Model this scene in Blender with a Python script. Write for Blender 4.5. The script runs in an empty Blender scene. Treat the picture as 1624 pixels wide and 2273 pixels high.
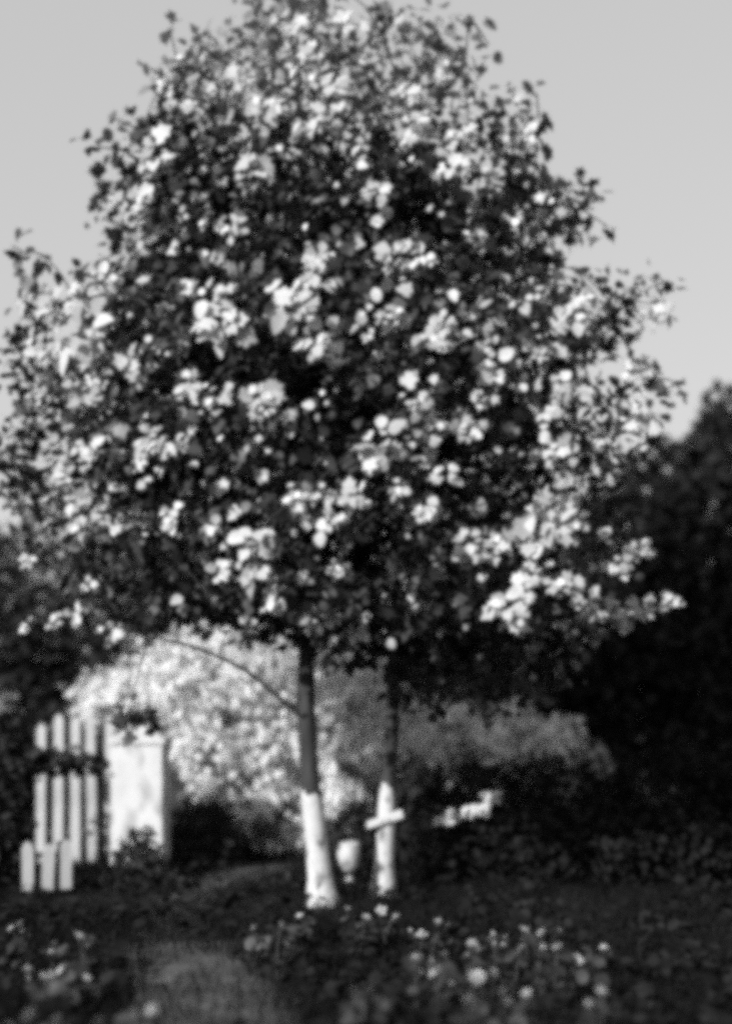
import bpy, math, random
import numpy as np
from mathutils import Vector, Matrix

random.seed(11)
rng = np.random.default_rng(11)
scene = bpy.context.scene

# ------------------------------------------------------------------ camera
FP = 2565.0          # focal length in units of a 1624-wide picture
CX, HOR, EYE = 812.0, 1593.0, 1.5
cam_data = bpy.data.cameras.new("camera")
cam = bpy.data.objects.new("camera", cam_data)
scene.collection.objects.link(cam)
cam.location = (0, 0, EYE)
cam.rotation_euler = (math.radians(90), 0, 0)
cam_data.sensor_fit = 'HORIZONTAL'
cam_data.sensor_width = 36
cam_data.lens = 36 * FP / 1624
cam_data.shift_y = (HOR - 2273 / 2) / 1624
cam_data.clip_end = 2000
cam_data.dof.use_dof = True
cam_data.dof.focus_distance = 7.6
cam_data.dof.aperture_fstop = 0.45
scene.camera = cam

# ------------------------------------------------------------------ light
SUN_EL, SUN_AZ = math.radians(27), math.radians(-140)   # azimuth from +Y, clockwise
sun_dir = Vector((math.sin(SUN_AZ) * math.cos(SUN_EL), math.cos(SUN_AZ) * math.cos(SUN_EL), math.sin(SUN_EL)))
world = bpy.data.worlds.new("World")
scene.world = world
world.use_nodes = True
wn = world.node_tree.nodes
wl = world.node_tree.links
wn.clear()
sky = wn.new('ShaderNodeTexSky')
sky.sky_type = 'NISHITA'
sky.sun_disc = False
sky.sun_elevation = SUN_EL
sky.sun_rotation = SUN_AZ
sky.dust_density = 2.0
bw = wn.new('ShaderNodeRGBToBW')          # the picture is black and white
pw = wn.new('ShaderNodeMath'); pw.operation = 'POWER'; pw.inputs[1].default_value = 0.25
bg = wn.new('ShaderNodeBackground')
bg.inputs['Strength'].default_value = 0.15
out = wn.new('ShaderNodeOutputWorld')
wl.new(sky.outputs[0], bw.inputs[0])
wl.new(bw.outputs[0], pw.inputs[0])
wl.new(pw.outputs[0], bg.inputs['Color'])
wl.new(bg.outputs[0], out.inputs[0])

sun_data = bpy.data.lights.new("sun", 'SUN')
sun_data.energy = 2.0
sun_data.angle = math.radians(0.53)
sun = bpy.data.objects.new("sun", sun_data)
scene.collection.objects.link(sun)
sun.rotation_euler = sun_dir.to_track_quat('Z', 'Y').to_euler()

scene.view_settings.view_transform = 'Standard'
scene.view_settings.look = 'None'
scene.view_settings.gamma = 1.0
scene.view_settings.exposure = 1.75
scene.cycles.use_denoising = False      # keeps a little grain, as on film
scene.cycles.filter_width = 6.2
scene.cycles.max_bounces = 6
scene.cycles.transmission_bounces = 3
scene.cycles.transparent_max_bounces = 4

# ------------------------------------------------------------------ helpers
def at(px, py, depth):
    """world point that stands at that distance"""
    return Vector(((px - CX) * depth / FP, depth, EYE + (HOR - py) * depth / FP))

def ground_depth(py, z=0.0):
    return FP * (EYE - z) / (py - HOR)

def link(o):
    scene.collection.objects.link(o)
    return o

def tag(o, label=None, cat=None, group=None, kind=None):
    if label: o["label"] = label
    if cat: o["category"] = cat
    if group: o["group"] = group
    if kind: o["kind"] = kind
    return o

def empty(name, loc):
    o = bpy.data.objects.new(name, None)
    o.location = loc
    o.empty_display_size = 0.2
    return link(o)

def mesh_obj(name, verts, faces, material, parent=None, smooth=False, tones=None):
    me = bpy.data.meshes.new(name)
    me.from_pydata([tuple(v) for v in verts], [], [tuple(f) for f in faces])
    me.materials.append(material)
    if smooth:
        me.shade_smooth()
    me.update()
    o = bpy.data.objects.new(name, me)
    link(o)
    if parent is not None:
        o.parent = parent
    return o

def tri_mesh(name, V, T, tone, material):
    """fast triangle mesh with a per-face tone (the leaf's colour with any painted sun or shade)"""
    me = bpy.data.meshes.new(name)
    nv, nt = len(V), len(T)
    me.vertices.add(nv)
    me.vertices.foreach_set("co", np.ascontiguousarray(V, dtype=np.float32).ravel())
    me.loops.add(nt * 3)
    me.loops.foreach_set("vertex_index", np.ascontiguousarray(T, dtype=np.int32).ravel())
    me.polygons.add(nt)
    me.polygons.foreach_set("loop_start", np.arange(0, nt * 3, 3, dtype=np.int32))
    at_ = me.attributes.new("tone", 'FLOAT', 'FACE')
    at_.data.foreach_set("value", np.ascontiguousarray(tone, dtype=np.float32))
    me.materials.append(material)
    me.update(calc_edges=True)
    me.shade_smooth()
    return me

def base_mat(name):
    m = bpy.data.materials.new(name)
    m.use_nodes = True
    nt = m.node_tree
    b = nt.nodes['Principled BSDF']
    return m, nt, b

def noise_mat(name, lo, hi, scale=6.0, rough=0.85, bump=0.3, stretch=(1, 1, 1), detail=6, spec=0.3):
    m, nt, b = base_mat(name)
    tc = nt.nodes.new('ShaderNodeTexCoord')
    mp = nt.nodes.new('ShaderNodeMapping')
    mp.inputs['Scale'].default_value = stretch
    nz = nt.nodes.new('ShaderNodeTexNoise')
    nz.inputs['Scale'].default_value = scale
    nz.inputs['Detail'].default_value = detail
    rp = nt.nodes.new('ShaderNodeValToRGB')
    rp.color_ramp.elements[0].position = 0.3
    rp.color_ramp.elements[1].position = 0.72
    rp.color_ramp.elements[0].color = (lo, lo, lo, 1)
    rp.color_ramp.elements[1].color = (hi, hi, hi, 1)
    bp = nt.nodes.new('ShaderNodeBump')
    bp.inputs['Strength'].default_value = bump
    bp.inputs['Distance'].default_value = 0.02
    nt.links.new(tc.outputs['Object'], mp.inputs[0])
    nt.links.new(mp.outputs[0], nz.inputs[0])
    nt.links.new(nz.outputs[0], rp.inputs[0])
    nt.links.new(rp.outputs[0], b.inputs['Base Color'])
    nt.links.new(nz.outputs[0], bp.inputs['Height'])
    nt.links.new(bp.outputs[0], b.inputs['Normal'])
    b.inputs['Roughness'].default_value = rough
    b.inputs['Specular IOR Level'].default_value = spec
    return m

def worn_mat(name, under, over, scale=7, rough=0.9):
    """paint with worn-through spots of the ground beneath"""
    m = noise_mat(name, under, over, scale, rough, 0.8, (1, 1, 0.55), 7)
    r = [n for n in m.node_tree.nodes if n.type == 'VALTORGB'][0].color_ramp
    r.elements[0].position = 0.36
    r.elements[1].position = 0.47
    e = r.elements.new(0.8)
    e.color = (over * 0.78, over * 0.78, over * 0.78, 1)
    return m

def leaf_mat(name, rough=0.45, spec=0.5, trans=0.25, gain=1.0):
    m, nt, b = base_mat(name)
    a = nt.nodes.new('ShaderNodeAttribute')
    a.attribute_name = "tone"
    nz = nt.nodes.new('ShaderNodeTexNoise')
    nz.inputs['Scale'].default_value = 18
    nz.inputs['Detail'].default_value = 3
    tc = nt.nodes.new('ShaderNodeTexCoord')
    nt.links.new(tc.outputs['Object'], nz.inputs[0])
    mr = nt.nodes.new('ShaderNodeMapRange')
    mr.inputs['From Min'].default_value = 0.3
    mr.inputs['From Max'].default_value = 0.7
    mr.inputs['To Min'].default_value = 0.75 * gain
    mr.inputs['To Max'].default_value = 1.2 * gain
    nt.links.new(nz.outputs[0], mr.inputs[0])
    mu = nt.nodes.new('ShaderNodeMath'); mu.operation = 'MULTIPLY'
    nt.links.new(a.outputs['Fac'], mu.inputs[0])
    nt.links.new(mr.outputs[0], mu.inputs[1])
    nt.links.new(mu.outputs[0], b.inputs['Base Color'])
    b.inputs['Roughness'].default_value = rough
    b.inputs['Specular IOR Level'].default_value = spec
    tr = nt.nodes.new('ShaderNodeBsdfTranslucent')
    nt.links.new(mu.outputs[0], tr.inputs['Color'])
    mx = nt.nodes.new('ShaderNodeMixShader')
    mx.inputs[0].default_value = trans
    nt.links.new(b.outputs[0], mx.inputs[1])
    nt.links.new(tr.outputs[0], mx.inputs[2])
    nt.links.new(mx.outputs[0], nt.nodes['Material Output'].inputs[0])
    return m

M = {
    'bark': noise_mat('bark', 0.018, 0.05, 14, 0.95, 0.9, (1, 1, 0.25)),
    'limewash': worn_mat('limewash', 0.09, 0.48, 9),
    'plaster': worn_mat('plaster', 0.3, 0.54, 4),
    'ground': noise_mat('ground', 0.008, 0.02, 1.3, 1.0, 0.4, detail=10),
    'path': noise_mat('path', 0.03, 0.10, 3.0, 1.0, 0.5, detail=10),
    'white_paint': noise_mat('white_paint', 0.3, 0.52, 7, 0.7, 0.3, (1, 1, 0.3)),
    'board': noise_mat('board', 0.4, 0.58, 10, 0.8, 0.3, (0.3, 1, 1)),
    'stone': worn_mat('stone', 0.16, 0.46, 10),
    'leaf': leaf_mat('leaf', 0.5, 0.28, 0.2),
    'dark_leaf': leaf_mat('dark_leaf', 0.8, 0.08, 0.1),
    'pale_leaf': leaf_mat('pale_leaf', 0.6, 0.3, 0.25),
    'grass': leaf_mat('grass', 0.85, 0.08, 0.15),
    'old_wood': noise_mat('old_wood', 0.03, 0.09, 12, 0.9, 0.3),
    'petal': noise_mat('petal', 0.28, 0.46, 30, 0.6, 0.1),
    'stem': noise_mat('stem', 0.03, 0.07, 20, 0.8, 0.1),
}

def tube_data(path, radii, sides=8, wobble=0.0, seed=0, cap=True):
    r_ = np.random.default_rng(seed)
    P = [Vector(p) for p in path]
    V, F = [], []
    n = len(P)
    up = Vector((0.13, 1, 0.07)).normalized()
    for i, p in enumerate(P):
        d = (P[min(i + 1, n - 1)] - P[max(i - 1, 0)]).normalized()
        a = d.cross(up)
        if a.length < 1e-4:
            a = d.cross(Vector((1, 0, 0)))
        a.normalize()
        b = d.cross(a).normalized()
        for k in range(sides):
            th = 2 * math.pi * k / sides
            rr = radii[i] * (1 + wobble * r_.uniform(-1, 1))
            V.append(p + (a * math.cos(th) + b * math.sin(th)) * rr)
    for i in range(n - 1):
        for k in range(sides):
            k2 = (k + 1) % sides
            F.append((i * sides + k, i * sides + k2, (i + 1) * sides + k2, (i + 1) * sides + k))
    if cap:
        F.append(tuple(range((n - 1) * sides, n * sides)))
        F.append(tuple(reversed(range(sides))))
    return V, F

def smooth_path(pts, radii, n):
    """Catmull-Rom through the points"""
    P = [Vector(p) for p in pts]
    m = len(P)
    outp, outr = [], []
    for i in range(n + 1):
        t = i / n * (m - 1)
        k = min(int(t), m - 2)
        u = t - k
        p0, p1, p2, p3 = P[max(k - 1, 0)], P[k], P[k + 1], P[min(k + 2, m - 1)]
        q = 0.5 * ((2 * p1) + (p2 - p0) * u + (2 * p0 - 5 * p1 + 4 * p2 - p3) * u * u + (3 * p1 - p0 - 3 * p2 + p3) * u ** 3)
        outp.append(q)
        outr.append(radii[k] * (1 - u) + radii[k + 1] * u)
    return outp, outr

def boxv(c, sx, sy, sz, V, F, rot=None):
    b = len(V)
    for dx, dy, dz in ((-1,-1,-1),(1,-1,-1),(1,1,-1),(-1,1,-1),(-1,-1,1),(1,-1,1),(1,1,1),(-1,1,1)):
        v = Vector((dx * sx / 2, dy * sy / 2, dz * sz / 2))
        if rot is not None:
            v = rot @ v
        V.append(Vector(c) + v)
    for f in ((0,3,2,1),(4,5,6,7),(0,1,5,4),(1,2,6,5),(2,3,7,6),(3,0,4,7)):
        F.append(tuple(b + i for i in f))

# leaf templates: x across, y along, z out of the blade
def blade(outline, fold=0.16, curl=0.16):
    """outline: right-hand points from base to tip (x, y)"""
    V = [(0, 0, 0)]
    mid = [(0, y, -curl * (y - 0.45) ** 2) for y in (0.38, 0.72)]
    tip = (0, 1.0, -curl * 0.30)
    V += mid + [tip]
    R = [(x, y, fold * abs(x) - curl * (y - 0.45) ** 2) for x, y in outline]
    L = [(-x * 0.96, y * 1.02, fold * 0.8 * abs(x) - curl * (y - 0.45) ** 2) for x, y in outline]
    r0 = len(V); V += R
    l0 = len(V); V += L
    T = []
    n = len(outline)
    spine = lambda y: 0 if y < 0.2 else (1 if y < 0.55 else 2)
    for base, flip in ((r0, False), (l0, True)):
        seq = [0] + [base + i for i in range(n)] + [3]
        for i in range(len(seq) - 1):
            ym = (V[seq[i]][1] + V[seq[i + 1]][1]) / 2
            s = spine(ym) or 1
            if s in (seq[i], seq[i + 1]):
                continue
            t = (s, seq[i], seq[i + 1])
            T.append(t if not flip else t[::-1])
        # bridge between spine nodes at the outline point next to the mid height
        j = min(range(n), key=lambda q: abs(outline[q][1] - 0.55))
        t = (1, base + j, 2)
        T.append(t if not flip else t[::-1])
    V = np.array(V, dtype=np.float64)
    V[:, 1] -= 0.0
    return V, np.array(T)

TEMPL = [
    blade([(0.16, 0.04), (0.36, 0.22), (0.36, 0.46), (0.21, 0.74)]),
    blade([(0.20, 0.06), (0.38, 0.30), (0.40, 0.52), (0.27, 0.80)], 0.25, 0.3),
    blade([(0.34, -0.06), (0.56, 0.16), (0.36, 0.36), (0.48, 0.58), (0.20, 0.74)], 0.12, 0.25),
    blade([(0.20, -0.06), (0.52, 0.06), (0.26, 0.28), (0.50, 0.56), (0.17, 0.62)], -0.14, 0.35),
]
SMALL = blade([(0.34, 0.25), (0.30, 0.7)], 0.25, 0.2)

def frames(N, axis_hint):
    """rotation matrices whose z is N and whose y leans to axis_hint"""
    N = N / np.linalg.norm(N, axis=1, keepdims=True)
    A = axis_hint - (axis_hint * N).sum(1, keepdims=True) * N
    A /= (np.linalg.norm(A, axis=1, keepdims=True) + 1e-9)
    X = np.cross(A, N)
    return np.stack([X, A, N], axis=2)      # columns

def scatter(P, R, S, tones, templ):
    """copies of one template; returns V, T, tone"""
    V0, T0 = templ
    n = len(P)
    V = np.einsum('nij,vj->nvi', R, V0) * S[:, None, None] + P[:, None, :]
    T = T0[None] + (np.arange(n) * len(V0))[:, None, None]
    return V.reshape(-1, 3), T.reshape(-1, 3), np.repeat(tones, len(T0))

def join(parts):
    VV, TT, KK = [], [], []
    b = 0
    for V, T, k in parts:
        VV.append(V); TT.append(T + b); KK.append(k)
        b += len(V)
    return np.concatenate(VV), np.concatenate(TT), np.concatenate(KK)

def rand_unit(n):
    v = rng.normal(size=(n, 3))
    return v / np.linalg.norm(v, axis=1, keepdims=True)

# ------------------------------------------------------------------ ground
def ground_z(x, y):
    return 0.03 * np.sin(x * 0.9 + 1.3) * np.cos(y * 0.7) + 0.02 * np.sin(x * 2.3 + y * 1.7)

def build_ground():
    xs = np.concatenate([np.linspace(-600, -12, 14), np.linspace(-10, 10, 81), np.linspace(12, 600, 14)])
    ys = np.concatenate([np.linspace(-120, 2, 8), np.linspace(3, 24, 85), np.linspace(27, 900, 16)])
    V, F = [], []
    for y in ys:
        for x in xs:
            near = max(0.0, 1 - max(abs(x) / 12, abs(y - 12) / 14))
            V.append((x, y, float(ground_z(x, y)) * min(1, near * 3)))
    w = len(xs)
    for j in range(len(ys) - 1):
        for i in range(w - 1):
            F.append((j * w + i, j * w + i + 1, (j + 1) * w + i + 1, (j + 1) * w + i))
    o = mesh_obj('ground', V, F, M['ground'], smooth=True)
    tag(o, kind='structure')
build_ground()

# worn path that winds from the foreground towards the pale shrub
path_pts = [(-0.45, 4.2, .55), (-0.72, 5.6, .50), (-0.92, 6.6, .44), (-1.15, 7.4, .33), (-1.42, 8.4, .22), (-1.45, 9.6, .26), (-1.2, 10.8, .36), (-0.95, 11.8, .34)]
def path_half(y):
    ysx = [p[1] for p in path_pts]
    return np.interp(y, ysx, [p[0] for p in path_pts]), np.interp(y, ysx, [p[2] for p in path_pts])
def build_path():
    V, F = [], []
    n = 46
    for i in range(n + 1):
        y = 4.2 + (11.8 - 4.2) * i / n
        cx, hw = path_half(y)
        for k in range(7):
            u = k / 6 * 2 - 1
            e = hw * (1 + 0.2 * math.sin(y * 3.1 + 2 * u) + 0.14 * math.sin(y * 9 + u * 2) + 0.08 * math.sin(y * 23 + u))
            x = cx + u * e
            V.append((x, y, float(ground_z(x, y)) + 0.012 + 0.012 * (1 - u * u)))
    for i in range(n):
        for k in range(6):
            F.append((i * 7 + k, i * 7 + k + 1, (i + 1) * 7 + k + 1, (i + 1) * 7 + k))
    tag(mesh_obj('path', V, F, M['path'], smooth=True), kind='structure')
build_path()

# ------------------------------------------------------------------ the two big-leaved trees
YT = 9.15
ROWS = [(-170, 600, 830), (-60, 540, 880), (0, 500, 915), (60, 440, 1010), (150, 360, 1050), (190, 345, 1060), (215, 340, 1165), (300, 300, 1185),
        (330, 240, 1190), (400, 195, 1205), (425, 190, 1210), (440, 172, 1330), (475, 190, 1320), (510, 250, 1215), (590, 200, 1215), (620, 75, 1290),
        (640, 55, 1470), (690, 50, 1470), (740, 35, 1340), (800, 35, 1290), (845, 45, 1470), (900, 35, 1480), (970, 30, 1430), (1050, 10, 1360), (1150, 50, 1370),
        (1250, 120, 1420), (1330, 200, 1460), (1370, 330, 1430), (1400, 620, 1380), (1440, 680, 1300), (1490, 860, 1250), (1540, 920, 1220)]
ry = [r[0] for r in ROWS]
def row(py):
    return np.interp(py, ry, [r[1] for r in ROWS]), np.interp(py, ry, [r[2] for r in ROWS])

trees = []
TR = [dict(path=[(718, 2026), (706, 1900), (690, 1755), (681, 1600), (680, 1450), (690, 1250), (715, 950), (725, 600), (700, 300), (690, 90)],
           rad=[.105, .082, .075, .07, .068, .062, .05, .036, .022, .01], Y=8.98,
           label='dark tree on the left of the pair, thicker leaning trunk with whitewashed foot'),
      dict(path=[(848, 1998), (853, 1900), (861, 1745), (872, 1600), (873, 1450), (885, 1250), (900, 950), (930, 650), (945, 380), (930, 150)],
           rad=[.095, .07, .062, .056, .055, .05, .042, .03, .02, .01], Y=9.5,
           label='slimmer tree of the pair, whitewashed trunk with a short board nailed across')]
for t in TR:
    base = at(*t['path'][0], t['Y'])
    base.z = 0.0
    root = empty('broadleaf_tree', base)
    tag(root, t['label'], 'tree', 'pair of broadleaf trees with whitewashed trunks')
    P = [at(px, py, t['Y']) - base for px, py in t['path']]
    P[0].z = -0.03
    pp, rr = smooth_path(P, t['rad'], 54)
    # flare at the root
    rr = [r * (1 + 0.45 * max(0, 0.22 - p.z) / 0.22) for r, p in zip(rr, pp)]
    V, F = tube_data(pp, rr, 12, 0.06, 3)
    trunk = mesh_obj('trunk', V, F, M['bark'], root, True)
    # coat of limewash on the foot of the trunk
    hi = [(p, r) for p, r in zip(pp, rr) if p.z < 0.95]
    V, F = tube_data([p for p, _ in hi], [r * 1.03 + 0.006 for _, r in hi], 14, 0.05, 8, cap=False)
    for v in V[-14:]:
        v.z += random.uniform(-0.09, 0.03)
    mesh_obj('whitewash', V, F, M['limewash'], trunk, True)
    trees.append(dict(root=root, base=base, stem=pp, nodes=[], **t))

# ---- clusters of leaves: (position, outward, kind)
clusters = []
def add_cluster(p, outward, n, spread, smin, smax, tlo, thi, face=0.0):
    clusters.append((np.array(p), np.array(outward), n, spread, smin, smax, tlo, thi, face))

n_try = 0
made = 0
while made < 2000:
    py = rng.uniform(-150, 1545)
    xl, xr = row(py)
    if rng.uniform() > (xr - xl) / 1420:
        continue
    u = rng.uniform(-1, 1)
    hw = (xr - xl) / 2 / 280.0
    hd = min(hw * 0.8, 2.0)
    lim = math.sqrt(max(0.0, 1 - u * u))
    # more leaves towards the shell than in the middle
    q = rng.uniform(-1, 1)
    q = math.copysign(abs(q) ** 0.6, q)
    d = q * hd * lim
    # lumpy crown: leave gaps
    px = (xl + xr) / 2 + u * (xr - xl) / 2
    g = math.sin(px * 0.021 + d * 2.1) + math.sin(py * 0.025 + px * 0.006 + 1.0) + math.sin((px + py) * 0.013 + d * 1.3)
    if g < (-1.3 if abs(u) < 0.6 else -0.75) and abs(u) > 0.35:
        continue
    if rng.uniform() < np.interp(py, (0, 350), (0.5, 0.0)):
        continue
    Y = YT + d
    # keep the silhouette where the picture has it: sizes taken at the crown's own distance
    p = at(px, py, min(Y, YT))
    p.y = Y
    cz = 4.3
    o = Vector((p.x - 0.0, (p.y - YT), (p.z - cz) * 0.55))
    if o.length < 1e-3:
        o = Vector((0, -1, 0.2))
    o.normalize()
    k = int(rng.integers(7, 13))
    top_fade = np.clip((300 - py) / 300, 0, 1)  # upper leaves toned paler to paint an overexposed fade
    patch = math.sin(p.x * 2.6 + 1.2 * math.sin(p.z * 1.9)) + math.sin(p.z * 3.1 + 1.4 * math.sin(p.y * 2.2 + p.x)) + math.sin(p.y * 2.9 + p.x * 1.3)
    if rng.uniform() < np.clip(0.14 + 0.15 * patch, 0.01, 0.6) + 0.4 * top_fade:
        tlo, thi = 0.10, 0.58           # pale tones painted for sunlit leaves, more of them at the top
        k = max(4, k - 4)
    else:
        tlo, thi = 0.012 + 0.22 * top_fade, 0.06 + 0.4 * top_fade
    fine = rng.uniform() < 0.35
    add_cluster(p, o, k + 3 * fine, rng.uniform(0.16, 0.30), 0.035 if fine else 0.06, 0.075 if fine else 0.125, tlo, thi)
    made += 1

# dense shaded inside of the crown
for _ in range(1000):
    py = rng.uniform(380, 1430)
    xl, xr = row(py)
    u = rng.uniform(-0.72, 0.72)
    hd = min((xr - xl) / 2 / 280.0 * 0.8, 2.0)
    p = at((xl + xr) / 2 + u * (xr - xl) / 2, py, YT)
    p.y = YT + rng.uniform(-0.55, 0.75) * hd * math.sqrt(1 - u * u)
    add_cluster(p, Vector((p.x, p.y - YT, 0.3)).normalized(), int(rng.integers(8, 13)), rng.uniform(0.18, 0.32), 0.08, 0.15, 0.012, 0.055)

# big clumps toned pale in place of sunlight, standing out on the face of the crown (x, y, width)
PALE = [(1200, 1170, 120), (1270, 1140, 60), (190, 740, 130), (130, 670, 90), (490, 730, 90), (480, 670, 80), (570, 880, 75),
        (700, 570, 70), (690, 615, 70), (870, 560, 70), (925, 580, 55), (715, 1095, 55), (790, 1115, 70), (1390, 960, 130),
        (1200, 765, 95), (840, 985, 85), (340, 985, 70), (655, 680, 85), (1280, 690, 80), (1100, 830, 70), (1270, 860, 70),
        (190, 870, 80), (420, 850, 60), (480, 880, 60), (300, 455, 70), (1070, 400, 70), (1000, 375, 60), (560, 375, 70),
        (340, 340, 80), (700, 760, 70), (865, 700, 45), (985, 710, 50), (1220, 1000, 70), (1035, 1205, 70), (1085, 1215, 60),
        (570, 1190, 80), (575, 1270, 70), (505, 1270, 60), (705, 1375, 70), (790, 1385, 60), (610, 1330, 60), (145, 1055, 50),
        (200, 1000, 60), (285, 800, 60), (1375, 1250, 55), (1420, 1225, 50), (1180, 1275, 45), (1230, 1290, 50), (1270, 1312, 50), (1305, 1335, 50), (1340, 1352, 60), (1380, 1372, 55), (1430, 1350, 45), (1485, 1338, 45),
        (1130, 1355, 70), (1160, 1320, 60), (930, 285, 80), (740, 205, 90), (590, 235, 60), (690, 130, 80), (840, 430, 50),
        (510, 500, 50), (465, 495, 40), (1060, 520, 40), (1440, 690, 70), (1420, 830, 80), (360, 170, 60), (520, 180, 60),
        (440, 230, 60), (230, 620, 60), (90, 770, 60), (60, 660, 50), (1150, 300, 60), (1010, 290, 60), (690, 270, 60),
        (760, 60, 70), (640, 40, 70), (900, 200, 60), (880, 1080, 40), (990, 1050, 45), (950, 760, 60), (1010, 750, 60),
        (715, 1150, 70), (650, 1110, 50), (470, 1165, 40), (250, 1165, 30), (180, 1170, 30), (380, 1130, 25), (380, 1165, 25),
        (195, 1300, 40), (170, 1360, 45), (250, 1400, 60), (340, 1425, 25), (60, 1245, 20), (60, 1385, 30), (120, 1385, 25),
        (550, 1385, 30), (940, 1140, 40), (930, 890, 45), (1080, 880, 40), (1040, 950, 45), (1210, 920, 40)]
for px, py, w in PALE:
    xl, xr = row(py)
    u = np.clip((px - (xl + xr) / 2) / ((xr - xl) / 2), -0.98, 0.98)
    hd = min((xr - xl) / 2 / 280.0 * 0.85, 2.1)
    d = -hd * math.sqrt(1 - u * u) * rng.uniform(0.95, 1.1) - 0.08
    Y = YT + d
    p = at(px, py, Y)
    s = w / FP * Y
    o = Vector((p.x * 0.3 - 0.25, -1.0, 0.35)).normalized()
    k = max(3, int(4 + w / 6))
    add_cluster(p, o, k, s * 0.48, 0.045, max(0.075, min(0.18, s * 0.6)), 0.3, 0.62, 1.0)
# single leaves toned pale as painted glints all over the face of the crown
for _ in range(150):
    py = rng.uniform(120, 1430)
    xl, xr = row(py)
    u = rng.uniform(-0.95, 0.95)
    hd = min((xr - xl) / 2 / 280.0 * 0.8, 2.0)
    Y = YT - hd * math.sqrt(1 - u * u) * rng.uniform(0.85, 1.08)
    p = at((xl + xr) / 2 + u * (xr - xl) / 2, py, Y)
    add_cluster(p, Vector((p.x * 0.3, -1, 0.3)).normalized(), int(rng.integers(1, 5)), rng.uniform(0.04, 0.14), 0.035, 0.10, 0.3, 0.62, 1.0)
# stray sprays at the outline
for px, py, k in ((50, 560, 5), (95, 565, 4), (25, 545, 3), (75, 615, 5), (1455, 632, 5), (1490, 628, 3), (1325, 445, 6), (1345, 500, 4),
                  (1265, 438, 5), (1190, 205, 4), (1195, 260, 4), (200, 330, 5), (250, 330, 4), (1480, 690, 5), (1380, 750, 6), (1060, 60, 4),
                  (1040, 40, 3), (1085, 100, 4), (375, 60, 3), (350, 150, 4), (30, 1040, 7), (15, 1010, 5), (55, 700, 4), (30, 800, 5),
                  (1510, 870, 4), (1500, 850, 3), (1460, 840, 3), (250, 260, 2), (305, 1590, 14), (290, 1570, 8), (325, 1600, 8), (300, 1620, 6),
                  (820, 40, 5), (850, 20, 5), (100, 1110, 9), (160, 1125, 9), (220, 1170, 9), (150, 1215, 8), (260, 1250, 9), (320, 1290, 9), (380, 1340, 9),
                  (430, 1340, 10), (330, 1350, 9), (480, 1360, 10), (560, 1370, 10), (230, 1320, 7), (620, 1390, 9), (280, 1370, 6), (60, 1100, 8), (110, 1150, 8), (190, 1250, 8), (1380, 880, 5), (1440, 910, 5), (1400, 1000, 6), (1470, 960, 4), (1350, 1060, 8),
                  (1000, 1480, 10), (1060, 1500, 10), (1130, 1520, 9), (1190, 1560, 8), (950, 1530, 7), (1020, 1560, 7), (1100, 1580, 7), (1240, 1480, 9), (760, 1470, 7), (900, 1470, 8)):
    p = at(px, py, YT - 0.5)
    o = Vector((0.4 if px > 800 else -0.4, -0.8, 0.4)).normalized()
    fade = float(np.clip((300 - py) / 300, 0, 1))  # same overexposed fade painted into the topmost sprays
    add_cluster(p, o, k, 0.11, 0.07, 0.13, 0.015 + 0.12 * fade, 0.06 + 0.25 * fade)

# ---- limbs and twigs
def limb(t, h0, target, r0, bow=0.25):
    stem = t['stem']
    i0 = min(range(len(stem)), key=lambda i: abs(stem[i].z - h0))
    a = stem[i0]
    b = Vector(target) - t['base']
    m1 = a.lerp(b, 0.35) + Vector((0, 0, bow))
    m2 = a.lerp(b, 0.72) + Vector((random.uniform(-.1, .1), random.uniform(-.1, .1), bow * 0.8))
    pp, rr = smooth_path([a, m1, m2, b], [r0, r0 * 0.72, r0 * 0.45, r0 * 0.15], 12)
    V, F = tube_data(pp, rr, 7, 0.08, int(h0 * 100))
    mesh_obj('branch', V, F, M['bark'], t['root'], True)
    t['nodes'] += pp[2:]

for ti, t in enumerate(trees):
    t['nodes'] += [p for p in t['stem'] if p.z > 2.0]
    lo = -1 if ti == 0 else -0.15
    hi_ = 0.2 if ti == 0 else 1
    for k in range(17):
        h0 = 1.9 + 4.6 * (k / 17) ** 1.1
        py = HOR - (h0 + random.uniform(0.3, 0.9) - EYE) * FP / YT
        py = max(py, 40)
        xl, xr = row(py)
        u = random.choice((lo, hi_, random.uniform(lo, hi_))) * random.uniform(0.6, 0.88)
        px = (xl + xr) / 2 + u * (xr - xl) / 2
        hd = min((xr - xl) / 2 / 280 * 0.85, 2.1)
        d = random.choice((-1, 1)) * hd * math.sqrt(1 - u * u) * random.uniform(0.35, 0.8)
        p = at(px, py, YT); p.y = YT + d
        limb(t, h0, p, 0.042 * (1 - h0 / 9))
# thin bare shoot that arches down from the left trunk
a = [(668, 1592), (610, 1540), (550, 1492), (480, 1456), (400, 1428), (330, 1415)]
pp, rr = smooth_path([at(x, y, 8.95 - 0.05 * i) - trees[0]['base'] for i, (x, y) in enumerate(a)], [.020, .018, .016, .013, .010, .006], 22)
V, F = tube_data(pp, rr, 6)
mesh_obj('branch', V, F, M['bark'], trees[0]['root'], True)
trees[0]['nodes'] += pp[8:]
# board nailed across the slim trunk
V, F = [], []
c = at(853, 1822, 9.40) - trees[1]['base']
boxv((0, 0, 0), 0.34, 0.025, 0.06, V, F, Matrix.Rotation(math.radians(-17), 3, 'Y'))
V = [v + c for v in V]
for v in V:
    v += Vector((random.uniform(-.02, .02), random.uniform(-.004, .004), random.uniform(-.012, .012)))
crossboard = tag(mesh_obj('crossboard', V, F, M['board'], trees[1]['root']), 'short pale board nailed across the trunk')

for dx in (-.02, .03):
    V, F = tube_data([c + Vector((dx, -.02, dx * .3)), c + Vector((dx, -.03, dx * .3))], [.007, .006], 6)
    mesh_obj('nail', V, F, M['bark'], crossboard)

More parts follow.
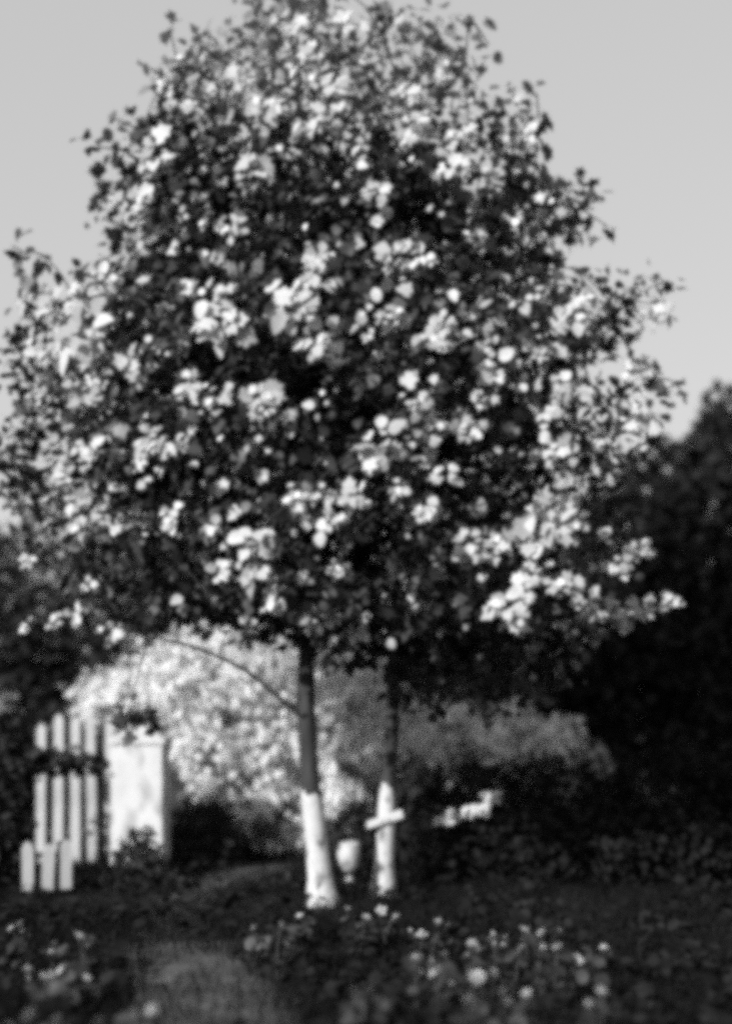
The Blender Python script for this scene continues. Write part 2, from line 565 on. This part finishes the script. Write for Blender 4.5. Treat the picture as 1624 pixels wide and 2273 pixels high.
# ---- leaves
tw = [([], []), ([], [])]
recs = [[], []]
node_np = [np.array([tuple(n + t['base']) for n in t['nodes']]) for t in trees]
own = []
for cl in clusters:
    d0 = np.linalg.norm(node_np[0] - cl[0], axis=1).min(); d1 = np.linalg.norm(node_np[1] - cl[0], axis=1).min()
    own.append((min(d0, d1), 0 if d0 < d1 else 1))
for ci in sorted(range(len(clusters)), key=lambda i: own[i][0]):
    (c, o, k, spread, smin, smax, tlo, thi, face) = clusters[ci]
    ti = own[ci][1]
    i = int(np.linalg.norm(node_np[ti] - c, axis=1).argmin())
    t = trees[ti]
    a = Vector(node_np[ti][i]) - t['base']; b = Vector(c) - t['base']
    if (b - a).length > 0.05:
        mid = a.lerp(b, 0.55) + Vector((0, 0, 0.08 * (b - a).length))
        V, F = tube_data([a, mid, b], [0.008, 0.006, 0.004], 4, cap=False)
        off = len(tw[ti][0])
        tw[ti][0].extend(V)
        tw[ti][1].extend(tuple(off + q for q in f) for f in F)
    node_np[ti] = np.vstack([node_np[ti], c[None]])
    off3 = rand_unit(k) * (spread * rng.uniform(0.25, 1.0, size=(k, 1)))
    pos = c + off3
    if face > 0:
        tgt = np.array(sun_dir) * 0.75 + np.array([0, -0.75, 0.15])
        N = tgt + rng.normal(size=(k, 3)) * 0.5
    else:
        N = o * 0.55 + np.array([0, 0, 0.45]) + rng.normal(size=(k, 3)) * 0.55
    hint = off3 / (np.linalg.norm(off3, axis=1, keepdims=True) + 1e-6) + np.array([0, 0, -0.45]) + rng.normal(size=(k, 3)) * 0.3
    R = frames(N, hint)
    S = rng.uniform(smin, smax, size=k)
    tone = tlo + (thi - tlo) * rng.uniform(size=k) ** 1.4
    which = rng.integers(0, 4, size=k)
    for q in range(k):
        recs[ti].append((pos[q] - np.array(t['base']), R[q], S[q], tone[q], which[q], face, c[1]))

TONES = np.array([0.018, 0.035, 0.055, 0.10, 0.19, 0.30, 0.4, 0.5])
lib = {}
def leaf_mesh(w, k):
    if (w, k) not in lib:
        V0, T0 = TEMPL[w]
        lib[(w, k)] = tri_mesh('leaf', V0, T0, np.full(len(T0), TONES[k]), M['leaf'])
    return lib[(w, k)]

for ti, t in enumerate(trees):
    V, F = tw[ti]
    o = mesh_obj('twigs', V, F, M['bark'], t['root'], True)
    o["kind"] = "stuff"
    R_ = recs[ti]
    # the ones that show largest: near the eye, facing it, on the outside of the crown
    score = []
    for i, (p, R, s, tone, w, face, cy) in enumerate(R_):
        yw = p[1] + t['base'].y
        score.append(s / yw * abs(R[1, 2]) * (1 + 0.9 * face) * (1.0 if yw < YT - 0.6 else 0.5))
    big = set(np.argsort(score)[::-1][:300].tolist())
    for i in big:
        p, R, s, tone, w, face, cy = R_[i]
        k = int(np.abs(TONES - tone).argmin())
        lo_ = bpy.data.objects.new('leaf', leaf_mesh(int(w), k))
        m = Matrix(((R[0, 0] * s, R[0, 1] * s, R[0, 2] * s, p[0]), (R[1, 0] * s, R[1, 1] * s, R[1, 2] * s, p[1]),
                    (R[2, 0] * s, R[2, 1] * s, R[2, 2] * s, p[2]), (0, 0, 0, 1)))
        lo_.parent = t['root']
        lo_.matrix_basis = m
        link(lo_)
    parts = []
    for w in range(4):
        sel = [i for i in range(len(R_)) if i not in big and R_[i][4] == w]
        parts.append(scatter(np.array([R_[i][0] for i in sel]), np.array([R_[i][1] for i in sel]),
                             np.array([R_[i][2] for i in sel]), np.array([R_[i][3] for i in sel]), TEMPL[w]))
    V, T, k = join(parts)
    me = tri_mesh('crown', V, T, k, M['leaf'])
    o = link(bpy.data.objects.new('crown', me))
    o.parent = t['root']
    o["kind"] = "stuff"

# ------------------------------------------------------------------ shrubs and dark trees of small leaves
def leafy(name, base, blobs, count, size, tlo, thi, material, label, cat, group=None, stems=5, trunk_r=0.05, up=0.4, trunk=False, patchy=0.0):
    """blobs: (x, y, z, rx, ry, rz) around the base; leaves thicken towards the outside of every blob"""
    root = empty(name, base)
    tag(root, label, cat, group)
    B = np.array(blobs, dtype=float)
    vol = (B[:, 3] * B[:, 4] * B[:, 5]) ** (2 / 3)
    pick = rng.choice(len(B), size=count, p=vol / vol.sum())
    d = rand_unit(count)
    r = rng.uniform(0.25, 1.0, size=(count, 1)) ** 0.45
    lump = 1 + 0.16 * np.sin(d[:, :1] * 7 + B[pick, 0:1] * 5) * np.cos(d[:, 2:3] * 6 + B[pick, 1:2] * 3) + rng.normal(size=(count, 1)) * (0.13 if patchy else 0.05)
    P = B[pick, :3] + d * B[pick, 3:] * r * lump
    keep = P[:, 2] > 0.02
    P, d = P[keep], d[keep]
    n = len(P)
    N = d * 0.6 + np.array([0, 0, up]) + rng.normal(size=(n, 3)) * 0.55
    R = frames(N, d + rng.normal(size=(n, 3)) * 0.5 + np.array([0, 0, -0.2]))
    S = rng.uniform(size * 0.6, size * 1.4, size=n)
    tone = tlo + (thi - tlo) * rng.uniform(size=n) ** 1.3
    if patchy > 0:      # dark tones painted as shaded gaps between clumps, more low down
        q = P + np.array(base)
        w = (np.sin(q[:, 0] * 9.1 + 2.0 * np.sin(q[:, 2] * 6.3)) + np.sin(q[:, 2] * 11.3 + 1.7 * np.sin(q[:, 0] * 7.7 + q[:, 1] * 5))
             + np.sin((q[:, 0] + q[:, 2]) * 17 + q[:, 1] * 8) * 0.8)
        dark_gap = w + rng.normal(size=n) * 0.5 < -2.3 + patchy * (2.2 - 1.0 * q[:, 2])
        tone = np.where(dark_gap, rng.uniform(0.05, 0.2, size=n), tone)
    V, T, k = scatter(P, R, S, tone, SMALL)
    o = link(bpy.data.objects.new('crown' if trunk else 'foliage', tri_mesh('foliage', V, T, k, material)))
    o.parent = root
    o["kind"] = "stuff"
    for s in range(stems):
        b = B[s % len(B)]
        a0 = Vector((random.uniform(-.15, .15) * (0 if trunk else 1), random.uniform(-.1, .1) * (0 if trunk else 1), -0.03))
        if trunk and s > 0:
            a0 = Vector((0, 0, b[2] * 0.45))
        e = Vector((b[0], b[1], b[2] + b[5] * 0.3))
        pp, rr = smooth_path([a0, a0.lerp(e, 0.5) + Vector((random.uniform(-.1, .1), 0, 0)), e], [trunk_r, trunk_r * .7, trunk_r * .3], 8)
        V, F = tube_data(pp, rr, 7, 0.08, s)
        mesh_obj(('trunk' if s == 0 else 'branch') if trunk else 'stem', V, F, M['bark'], root, True)
    return root

def blob_px(base, px, py, Y, rx, rz, ry=None):
    p = at(px, py, Y)
    return (p.x - base[0], p.y - base[1], p.z - base[2], rx, ry or rx, rz)

# shrubs behind the trunks, toned pale to paint overexposed sun
Y = 12.6
b = at(520, 1900, Y); b.z = 0
leafy('pale_shrub', b, [blob_px(b, 330, 1560, Y + .3, .62, .5), blob_px(b, 430, 1520, Y, .6, .6), blob_px(b, 540, 1500, Y, .62, .6),
      blob_px(b, 610, 1650, Y - .1, .42, .6), blob_px(b, 600, 1790, Y - .2, .36, .5), blob_px(b, 470, 1680, Y - .1, .5, .5),
      blob_px(b, 240, 1560, Y + .4, .4, .35), blob_px(b, 640, 1850, Y - .2, .3, .35)], 13000, 0.07, 0.66, 0.86, M['pale_leaf'],
      'tall pale shrub in full sun left of the thicker whitewashed trunk', 'shrub', 'pale sunlit shrubs', 6, patchy=1.0)
b = at(775, 1880, Y - .1); b.z = 0
leafy('pale_shrub', b, [blob_px(b, 760, 1510, Y, .5, .6), blob_px(b, 690, 1500, Y + .1, .4, .5), blob_px(b, 790, 1710, Y - .1, .42, .5), blob_px(b, 740, 1760, Y - .15, .32, .5),
      blob_px(b, 830, 1640, Y, .35, .55)], 6000, 0.07, 0.66, 0.86, M['pale_leaf'],
      'pale shrub seen in the gap between the two whitewashed trunks', 'shrub', 'pale sunlit shrubs', 4, patchy=1.0)
b = at(1080, 1800, 13.2); b.z = 0
leafy('pale_shrub', b, [blob_px(b, 960, 1640, 13.2, .5, .45), blob_px(b, 1090, 1660, 13.2, .55, .38), blob_px(b, 1210, 1660, 13.2, .42, .3),
      blob_px(b, 1080, 1740, 13.2, .6, .4), blob_px(b, 1020, 1610, 13.2, .2, .28), blob_px(b, 1150, 1600, 13.2, .18, .25), blob_px(b, 1250, 1630, 13.2, .2, .2)], 4600, 0.08, 0.6, 0.85, M['pale_leaf'],
      'greyish shrub above the dark hedge, right of the slimmer trunk', 'shrub', 'pale sunlit shrubs', 4, patchy=1.3)

# dark undergrowth
def dark_bush(px, py_base, Y, blobs, count, label, size=0.07):
    b = at(px, py_base, Y); b.z = 0
    leafy('dark_bush', b, [blob_px(b, *q) for q in blobs], count, size, 0.013, 0.038, M['dark_leaf'], label, 'bush', 'dark bushes in the undergrowth', 3, 0.02)
dark_bush(480, 1915, 11.7, [(440, 1850, 11.7, .36, .34), (490, 1870, 11.7, .26, .28), (450, 1900, 11.5, .34, .22), (410, 1900, 11.6, .25, .3)], 2600,
          'low dark bush in front of the tall pale shrub')
dark_bush(790, 1900, 11.3, [(790, 1850, 11.3, .3, .3), (760, 1890, 11.2, .28, .25), (830, 1890, 11.3, .28, .3)], 1500, 'low dark bush between the two whitewashed trunks')
dark_bush(310, 1975, 10.3, [(305, 1925, 10.3, .2, .36), (330, 1960, 10.2, .26, .3), (250, 1975, 10.2, .26, .2), (370, 1985, 10.1, .3, .2), (200, 1990, 10.1, .2, .12)], 2400, 'small dark bush at the foot of the white gatepost')
dark_bush(-10, 1960, 10.4, [(10, 1740, 10.5, .24, .36), (0, 1830, 10.4, .28, .42), (-20, 1900, 10.4, .34, .3), (60, 1690, 10.6, .2, .13), (120, 1690, 10.7, .22, .10), (190, 1695, 10.8, .2, .08), (30, 1620, 10.6, .16, .15)], 3400,
          'dark bush at the left edge with a spray across the picket fence')
dark_bush(150, 1895, 12.9, [(110, 1780, 12.9, .45, .7), (190, 1780, 12.9, .36, .6), (30, 1760, 12.9, .5, .8), (150, 1640, 13.0, .35, .4), (-60, 1740, 12.9, .5, .9)], 4600, 'dark bush showing through the gaps of the taller picket fence')
dark_bush(640, 1990, 9.9, [(640, 1985, 9.9, .2, .12), (600, 1995, 9.8, .16, .1)], 500, 'low dark bush left of the thicker whitewashed trunk')

# dark trees behind
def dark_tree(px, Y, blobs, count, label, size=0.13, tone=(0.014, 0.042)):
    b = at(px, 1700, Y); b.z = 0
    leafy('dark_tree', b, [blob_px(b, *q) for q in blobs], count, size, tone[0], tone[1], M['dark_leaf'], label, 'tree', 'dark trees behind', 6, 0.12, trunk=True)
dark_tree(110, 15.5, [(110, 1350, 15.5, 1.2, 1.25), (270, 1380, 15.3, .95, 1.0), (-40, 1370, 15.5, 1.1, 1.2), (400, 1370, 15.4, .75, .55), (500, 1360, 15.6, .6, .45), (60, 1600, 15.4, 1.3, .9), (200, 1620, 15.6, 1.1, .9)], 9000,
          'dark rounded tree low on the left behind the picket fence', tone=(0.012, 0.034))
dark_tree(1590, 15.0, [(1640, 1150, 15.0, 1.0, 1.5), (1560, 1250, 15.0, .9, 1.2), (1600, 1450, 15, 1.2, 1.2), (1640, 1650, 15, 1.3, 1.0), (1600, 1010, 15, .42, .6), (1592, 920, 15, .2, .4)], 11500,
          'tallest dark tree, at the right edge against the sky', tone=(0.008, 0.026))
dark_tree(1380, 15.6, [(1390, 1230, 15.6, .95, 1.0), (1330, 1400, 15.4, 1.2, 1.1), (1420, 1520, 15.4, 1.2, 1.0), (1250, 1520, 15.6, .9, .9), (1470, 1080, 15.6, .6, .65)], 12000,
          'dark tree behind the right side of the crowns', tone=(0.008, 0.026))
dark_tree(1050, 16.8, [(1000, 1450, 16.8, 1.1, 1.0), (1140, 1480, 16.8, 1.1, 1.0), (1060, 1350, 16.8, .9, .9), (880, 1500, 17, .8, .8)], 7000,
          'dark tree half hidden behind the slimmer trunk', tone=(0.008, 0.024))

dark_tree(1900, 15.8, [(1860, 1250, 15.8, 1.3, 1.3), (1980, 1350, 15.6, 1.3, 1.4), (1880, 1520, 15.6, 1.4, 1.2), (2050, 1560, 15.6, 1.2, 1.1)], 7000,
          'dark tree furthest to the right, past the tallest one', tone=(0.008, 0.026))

# dark hedge on the right
def build_hedge():
    Y = 12.0
    b = at(1260, 1900, Y); b.z = 0
    blobs = []
    for i in range(11):
        px = 920 + i * 88
        blobs.append(blob_px(b, px, 1800 - 6 * i, Y - 0.04 * i, .42, .5, .45))
        blobs.append(blob_px(b, px + 30, 1880, Y - 0.35, .42, .4, .4))
    for i in range(9):
        blobs.append(blob_px(b, 960 + i * 95, 1880 + 6 * (i % 2), 10.5 - 0.03 * i, .36, .36, .5))
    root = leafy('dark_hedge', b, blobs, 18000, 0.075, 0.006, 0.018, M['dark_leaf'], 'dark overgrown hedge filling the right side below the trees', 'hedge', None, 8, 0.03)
    # sprays of leaves toned pale to paint sun flecks on its face
    for j, (px, py, w) in enumerate(((975, 1825, 28), (1018, 1810, 52), (1050, 1802, 40), (1082, 1772, 32))):
        n = 14
        c = np.array(at(px, py, 10.05) - Vector(b))
        s = w / FP * 10.05
        P = c + rng.uniform(-1, 1, size=(n, 3)) * np.array([s * .6, .05, s * .1]) + np.array([0, 0, 0])
        N = np.array(sun_dir) + np.array([0, -.3, .5]) + rng.normal(size=(n, 3)) * .25
        R = frames(N, np.array([1, 0, .3]) + rng.normal(size=(n, 3)) * .6)
        V, T, k = scatter(P, R, rng.uniform(.06, .10, size=n), np.full(n, .58), TEMPL[1])
        o = link(bpy.data.objects.new('leaf_spray', tri_mesh('leaf_spray', V, T, k, M['pale_leaf'])))  # pale sprays standing in for sun flecks
        o.parent = root
        o["kind"] = "stuff"
build_hedge()

# ------------------------------------------------------------------ white picket fence and gatepost
def picket_fence(name, label, A, Bp, n, h, w2, rails, posts):
    root = empty(name, (A + Bp) / 2)
    tag(root, label, 'fence')
    c0 = root.location.copy()
    d = (Bp - A); L = d.length; d.normalize()
    ang = math.atan2(d.y, d.x)
    R = Matrix.Rotation(ang, 3, 'Z')
    V = []; th = 0.011
    pts = [(-w2, 0.04), (w2, 0.04), (w2, h - w2 * 1.3), (w2 * 0.6, h - w2 * 0.4), (0, h), (-w2 * 0.6, h - w2 * 0.4), (-w2, h - w2 * 1.3)]
    m = len(pts)
    for s in (-1, 1):
        for x, z in pts:
            V.append(Vector((x, s * th, z)))
    F = [tuple(range(m)), tuple(reversed(range(m, 2 * m)))] + [(i, i + m, (i + 1) % m + m, (i + 1) % m) for i in range(m)]
    me = None
    for i in range(n):
        p = A + d * (i * L / (n - 1))
        if me is None:
            o = mesh_obj('picket', V, F, M['white_paint'], root); me = o.data
        else:
            o = link(bpy.data.objects.new('picket', me)); o.parent = root
        o.location = p - c0
        o.rotation_euler = (random.uniform(-.04, .04), random.uniform(-.05, .05), ang + random.uniform(-.06, .06))
        o.scale = (random.uniform(.88, 1.08), 1, random.uniform(.93, 1.04))
    nrm = Vector((-d.y, d.x, 0))
    if nrm.y < 0: nrm = -nrm
    for z in rails:
        V2, F2 = [], []
        boxv(Vector((0, 0, z)) + nrm * 0.036, L + .1, 0.04, 0.05, V2, F2, R)
        mesh_obj('rail', V2, F2, M['old_wood'], root)
    for f in posts:
        V2, F2 = [], []
        boxv(A.lerp(Bp, f) - c0 + nrm * 0.1 + Vector((0, 0, h * 0.45)), 0.07, 0.07, h, V2, F2, R)
        mesh_obj('post', V2, F2, M['old_wood'], root)

def gpt(px, Y):
    p = at(px, 1700, Y); p.z = 0
    return p
picket_fence('picket_fence', 'tall white picket fence standing left of the broad white gatepost', gpt(90, 11.6), gpt(244, 11.6), 5, 1.5, 0.046, (0.35, 1.2), (0.12, 0.88))
picket_fence('low_picket_fence', 'low white picket edging nearest the left edge, in front of the taller fence', gpt(62, 9.75), gpt(146, 9.85), 3, 0.46, 0.046, (0.33,), (0.1, 0.9))

def build_gatepost():
    Y = 10.95
    b = at(313, 1940, Y); b.z = 0
    root = empty('gatepost', b)
    tag(root, 'broad smooth white gatepost at the end of the picket fence', 'gatepost')
    V, F = [], []
    n = 9
    w = 0.48
    for i in range(n):
        z = -0.03 + 1.28 * i / (n - 1)
        for dx, dy in ((-.5, -.5), (.5, -.5), (.5, .5), (-.5, .5)):
            V.append(Vector((dx * w * (1 - 0.015 * i / n) + random.uniform(-.004, .004), dy * 0.45 + random.uniform(-.004, .004), z)))
    for i in range(n - 1):
        for k in range(4):
            F.append((i * 4 + k, i * 4 + (k + 1) % 4, (i + 1) * 4 + (k + 1) % 4, (i + 1) * 4 + k))
    F.append(tuple((n - 1) * 4 + k for k in range(4)))
    mesh_obj('shaft', V, F, M['plaster'], root)
    V, F = [], []
    boxv((0, 0, 1.28), w + .05, .50, .05, V, F)
    t0 = len(V)
    V += [Vector((-.25, -.23, 1.307)), Vector((.25, -.23, 1.307)), Vector((.25, .23, 1.307)), Vector((-.25, .23, 1.307)), Vector((0, 0, 1.42))]
    F += [(t0, t0 + 1, t0 + 4), (t0 + 1, t0 + 2, t0 + 4), (t0 + 2, t0 + 3, t0 + 4), (t0 + 3, t0, t0 + 4)]
    mesh_obj('cap', V, F, M['plaster'], root)
build_gatepost()

# ------------------------------------------------------------------ white urn between the trunks
def build_urn():
    Y = 10.2
    b = at(775, 1972, Y); b.z = 0
    root = empty('garden_urn', b)
    tag(root, 'small white goblet-shaped urn on the ground between the two trunks', 'urn')
    def lathe(name, prof, mat, sides=18):
        V, F = [], []
        for r, z in prof:
            for k in range(sides):
                a = 2 * math.pi * k / sides
                V.append((r * math.cos(a) * random.uniform(.9, 1.08), r * math.sin(a) * random.uniform(.9, 1.08), z + (random.uniform(-.012, .012) if z > .1 else 0)))
        m = len(prof)
        for i in range(m - 1):
            for k in range(sides):
                F.append((i * sides + k, i * sides + (k + 1) % sides, (i + 1) * sides + (k + 1) % sides, (i + 1) * sides + k))
        F.append(tuple(range((m - 1) * sides, m * sides)))
        F.append(tuple(reversed(range(sides))))
        return mesh_obj(name, V, F, mat, root, True)
    lathe('foot', [(.045, -.02), (.05, .03), (.045, .06), (.022, .09), (.018, .115)], M['stone'])
    lathe('bowl', [(.02, .117), (.045, .15), (.085, .21), (.105, .28), (.1, .34), (.09, .365), (.098, .38), (.09, .385), (.05, .40), (.0, .405)], M['stone'])
build_urn()

# ------------------------------------------------------------------ white flowers in the foreground
HEADS = [(49, 2051, 30, 'near the left edge, highest of the left group'), (172, 2077, 34, 'dim wide bloom right of the left group'),
         (122, 2095, 20, ''), (62, 2150, 25, ''), (104, 2172, 28, ''), (140, 2153, 26, ''), (190, 2171, 22, ''), (336, 2176, 22, ''),
         (565, 2059, 26, ''), (623, 2051, 18, ''), (667, 2035, 22, ''), (770, 2017, 16, ''), (812, 2036, 20, ''), (846, 2018, 22, ''), (878, 2034, 18, ''),
         (60, 2259, 34, ''), (130, 2262, 34, ''), (221, 2265, 22, ''), (336, 2239, 24, ''),
         (936, 2071, 26, ''), (973, 2047, 26, ''), (989, 2118, 24, ''), (981, 2153, 32, ''), (920, 2124, 20, ''), (1048, 2092, 24, ''), (1090, 2071, 24, ''),
         (1125, 2081, 22, ''), (1159, 2063, 24, ''), (1202, 2068, 22, ''), (1236, 2100, 24, ''), (1276, 2129, 32, ''), (1340, 2105, 22, ''),
         (1058, 2167, 36, ''), (1093, 2156, 30, ''), (1037, 2219, 30, ''), (1170, 2206, 24, ''), (1334, 2201, 28, ''), (1117, 2201, 20, ''), (1154, 2110, 22, ''),
         (785, 2193, 14, ''), (819, 2195, 14, '')]

def petal_head(rng_, n_pet, openness):
    V, F = [], []
    for ring, (cnt, tilt, ln) in enumerate(((n_pet, openness, 1.0), (n_pet - 2, openness * 0.55, 0.8), (3, openness * 0.2, 0.55))):
        for k in range(cnt):
            a = 2 * math.pi * (k + 0.5 * ring) / cnt + rng_.uniform(-.15, .15)
            ct, st = math.cos(tilt + rng_.uniform(-.15, .15)), math.sin(tilt + rng_.uniform(-.15, .15))
            b0 = len(V)
            for (x, y, z) in ((0, 0.02, 0), (.26, .35, .07), (.30, .72, .03), (0, 1, -.06), (-.30, .72, .03), (-.26, .35, .07), (0, .5, -.05)):
                x *= ln; y *= ln; z *= ln
                r, h = y * st - z * ct, y * ct + z * st
                V.append(Vector((r * math.cos(a) - x * math.sin(a), r * math.sin(a) + x * math.cos(a), h)))
            for f in ((6, 0, 1), (6, 1, 2), (6, 2, 3), (6, 3, 4), (6, 4, 5), (6, 5, 0)):
                F.append(tuple(b0 + i for i in f))
    return V, F

head_meshes = []
for i in range(5):
    V, F = petal_head(random, 5 + i % 3, 0.9 + 0.12 * i)
    me = bpy.data.meshes.new('bloom'); me.from_pydata([tuple(v) for v in V], [], F); me.materials.append(M['petal']); me.shade_smooth()
    head_meshes.append(me)

def flower_label(i, px, py):
    return None

def build_flowers():
    order = sorted(range(len(HEADS)), key=lambda i: HEADS[i][0])
    left = [i for i in order if HEADS[i][0] < 400]
    mid = [i for i in order if 400 <= HEADS[i][0] < 900]
    right = [i for i in order if HEADS[i][0] >= 900]
    words = ['first', 'second', 'third', 'fourth', 'fifth', 'sixth', 'seventh', 'eighth', 'ninth', 'tenth', 'eleventh', 'twelfth', 'thirteenth',
             'fourteenth', 'fifteenth', 'sixteenth', 'seventeenth', 'eighteenth', 'nineteenth', 'twentieth', 'twenty-first', 'twenty-second', 'twenty-third', 'twenty-fourth']
    for grp, where, gname in ((left, 'in the left corner clump, {} from the left edge', 'white flowers in the left foreground'),
                       (mid, 'at the foot of the whitewashed trunks, {} from the left', 'white flowers below the trunks'),
                       (right, 'in the right foreground clump, {} from the left', 'white flowers in the right foreground')):
        for j, i in enumerate(grp):
            px, py, w, _ = HEADS[i]
            h = random.uniform(0.2, 0.34)
            Y = ground_depth(py, h)
            head = at(px, py, Y)
            base = Vector((head.x + random.uniform(-.05, .05), head.y + random.uniform(-.04, .04), 0))
            base.z = float(ground_z(base.x, base.y)) - 0.01
            root = empty('white_flower', base)
            tag(root, 'white flower ' + where.format(words[j]), 'flower', gname)
            top = head - base
            pp, rr = smooth_path([Vector((0, 0, 0)), top * 0.5 + Vector((random.uniform(-.02, .02), random.uniform(-.02, .02), 0)), top], [.006, .005, .003], 6)
            V, F = tube_data(pp, rr, 5)
            mesh_obj('stem', V, F, M['stem'], root, True)
            for e in range(1 if gname.endswith('trunks') else random.choice((2, 3))):
                b = link(bpy.data.objects.new('bloom', head_meshes[(i + e) % 5]))
                b.parent = root
                s = w / FP * Y * (0.62 if e == 0 else random.uniform(.26, .4))
                b.location = top - Vector((0, 0, s * 0.3)) + (Vector((random.uniform(-.09, .09), random.uniform(-.06, .06), random.uniform(-.07, .02))) if e else Vector())
                b.scale = (s, s, s)
                b.rotation_euler = (math.radians(random.uniform(15, 60)), math.radians(random.uniform(-35, 20)), random.uniform(0, 6))
                if e:
                    V, F = tube_data([top * 0.55, b.location], [.003, .002], 4)
                    mesh_obj('stem', V, F, M['stem'], root, True)
            n = 16
            P = np.array([tuple(top * random.uniform(0.08, 0.85)) for _ in range(n)]) + rng.normal(size=(n, 3)) * np.array([.03, .03, .0])
            dirs = rng.normal(size=(n, 3)) * np.array([1, 1, .35]) + np.array([0, 0, .2])
            V, T, k = scatter(P, frames(np.array([0, 0, 1.]) + rng.normal(size=(n, 3)) * .5, dirs), rng.uniform(.06, .12, size=n), rng.uniform(.015, .06, size=n), TEMPL[1])
            f = link(bpy.data.objects.new('foliage', tri_mesh('foliage', V, T, k, M['leaf'])))
            f.parent = root
            f["kind"] = "stuff"
build_flowers()

# ------------------------------------------------------------------ grass and ground leaves
def build_grass():
    n = 150000
    Yg = 4.6 + (15 - 4.6) * rng.uniform(size=n) ** 1.25
    X = rng.uniform(-1, 1, size=n) * (Yg * 0.55 + 1.0)
    cx, hw = path_half(Yg)
    on = np.abs(X - cx) < hw * rng.uniform(0.55, 1.15, size=n)
    keep = ~on | (rng.uniform(size=n) < 0.3 + 0.5 * ((Yg > 7.2) & (Yg < 9.6))) | (Yg > 11.6)  # thicker dark grass mid-path stands in for its shaded stretch
    dens = 0.55 + 0.45 * np.sin(X * 2.1 + Yg) * np.cos(Yg * 1.7 - X)
    keep &= rng.uniform(size=n) < dens + 0.25
    X, Yg = X[keep], Yg[keep]
    n = len(X)
    Z = ground_z(X, Yg)
    h = rng.uniform(0.05, 0.15, size=n)
    a = rng.uniform(0, 2 * math.pi, size=n)
    w = rng.uniform(0.003, 0.007, size=n)
    lean = rng.normal(size=(n, 2)) * 0.05
    b = np.stack([X, Yg, Z - .01], 1)
    side = np.stack([np.cos(a) * w, np.sin(a) * w, np.zeros(n)], 1)
    mid = b + np.stack([lean[:, 0] * .4, lean[:, 1] * .4, h * .6], 1)
    tip = b + np.stack([lean[:, 0], lean[:, 1], h], 1)
    V = np.stack([b - side, b + side, mid + side * .7, mid - side * .7, tip], 1).reshape(-1, 3)
    T = np.array([[0, 1, 2], [0, 2, 3], [3, 2, 4]])[None] + (np.arange(n) * 5)[:, None, None]
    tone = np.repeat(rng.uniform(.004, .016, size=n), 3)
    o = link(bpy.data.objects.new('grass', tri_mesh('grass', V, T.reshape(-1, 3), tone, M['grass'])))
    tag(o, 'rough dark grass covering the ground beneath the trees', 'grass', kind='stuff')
    # broad low leaves
    n = 8200
    Yg = 4.8 + 7 * rng.uniform(size=n) ** 1.2
    X = rng.uniform(-1, 1, size=n) * (Yg * 0.5 + 0.8)
    cx, hw = path_half(Yg)
    keep = ((np.abs(X - cx) > hw * rng.uniform(0.7, 1.2, size=n)) | ((Yg > 7.6) & (Yg < 9.3))) & (np.sin(X * 3 + Yg * 1.3) + np.sin(Yg * 2.9 - X * 1.4) > -0.7)  # leaves cover the mid-path too, darkening it as shade would
    X, Yg = X[keep], Yg[keep]; n = len(X)
    P = np.stack([X, Yg, ground_z(X, Yg) + rng.uniform(.01, .16, size=n)], 1)
    V, T, k = scatter(P, frames(np.array([0, 0, 1.]) + rng.normal(size=(n, 3)) * .45, rng.normal(size=(n, 3))), rng.uniform(.05, .11, size=n), rng.uniform(.005, .02, size=n), TEMPL[1])
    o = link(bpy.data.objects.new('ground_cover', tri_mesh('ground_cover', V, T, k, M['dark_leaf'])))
    tag(o, 'low dark leafy ground cover in the foreground', 'ground cover', kind='stuff')
build_grass()
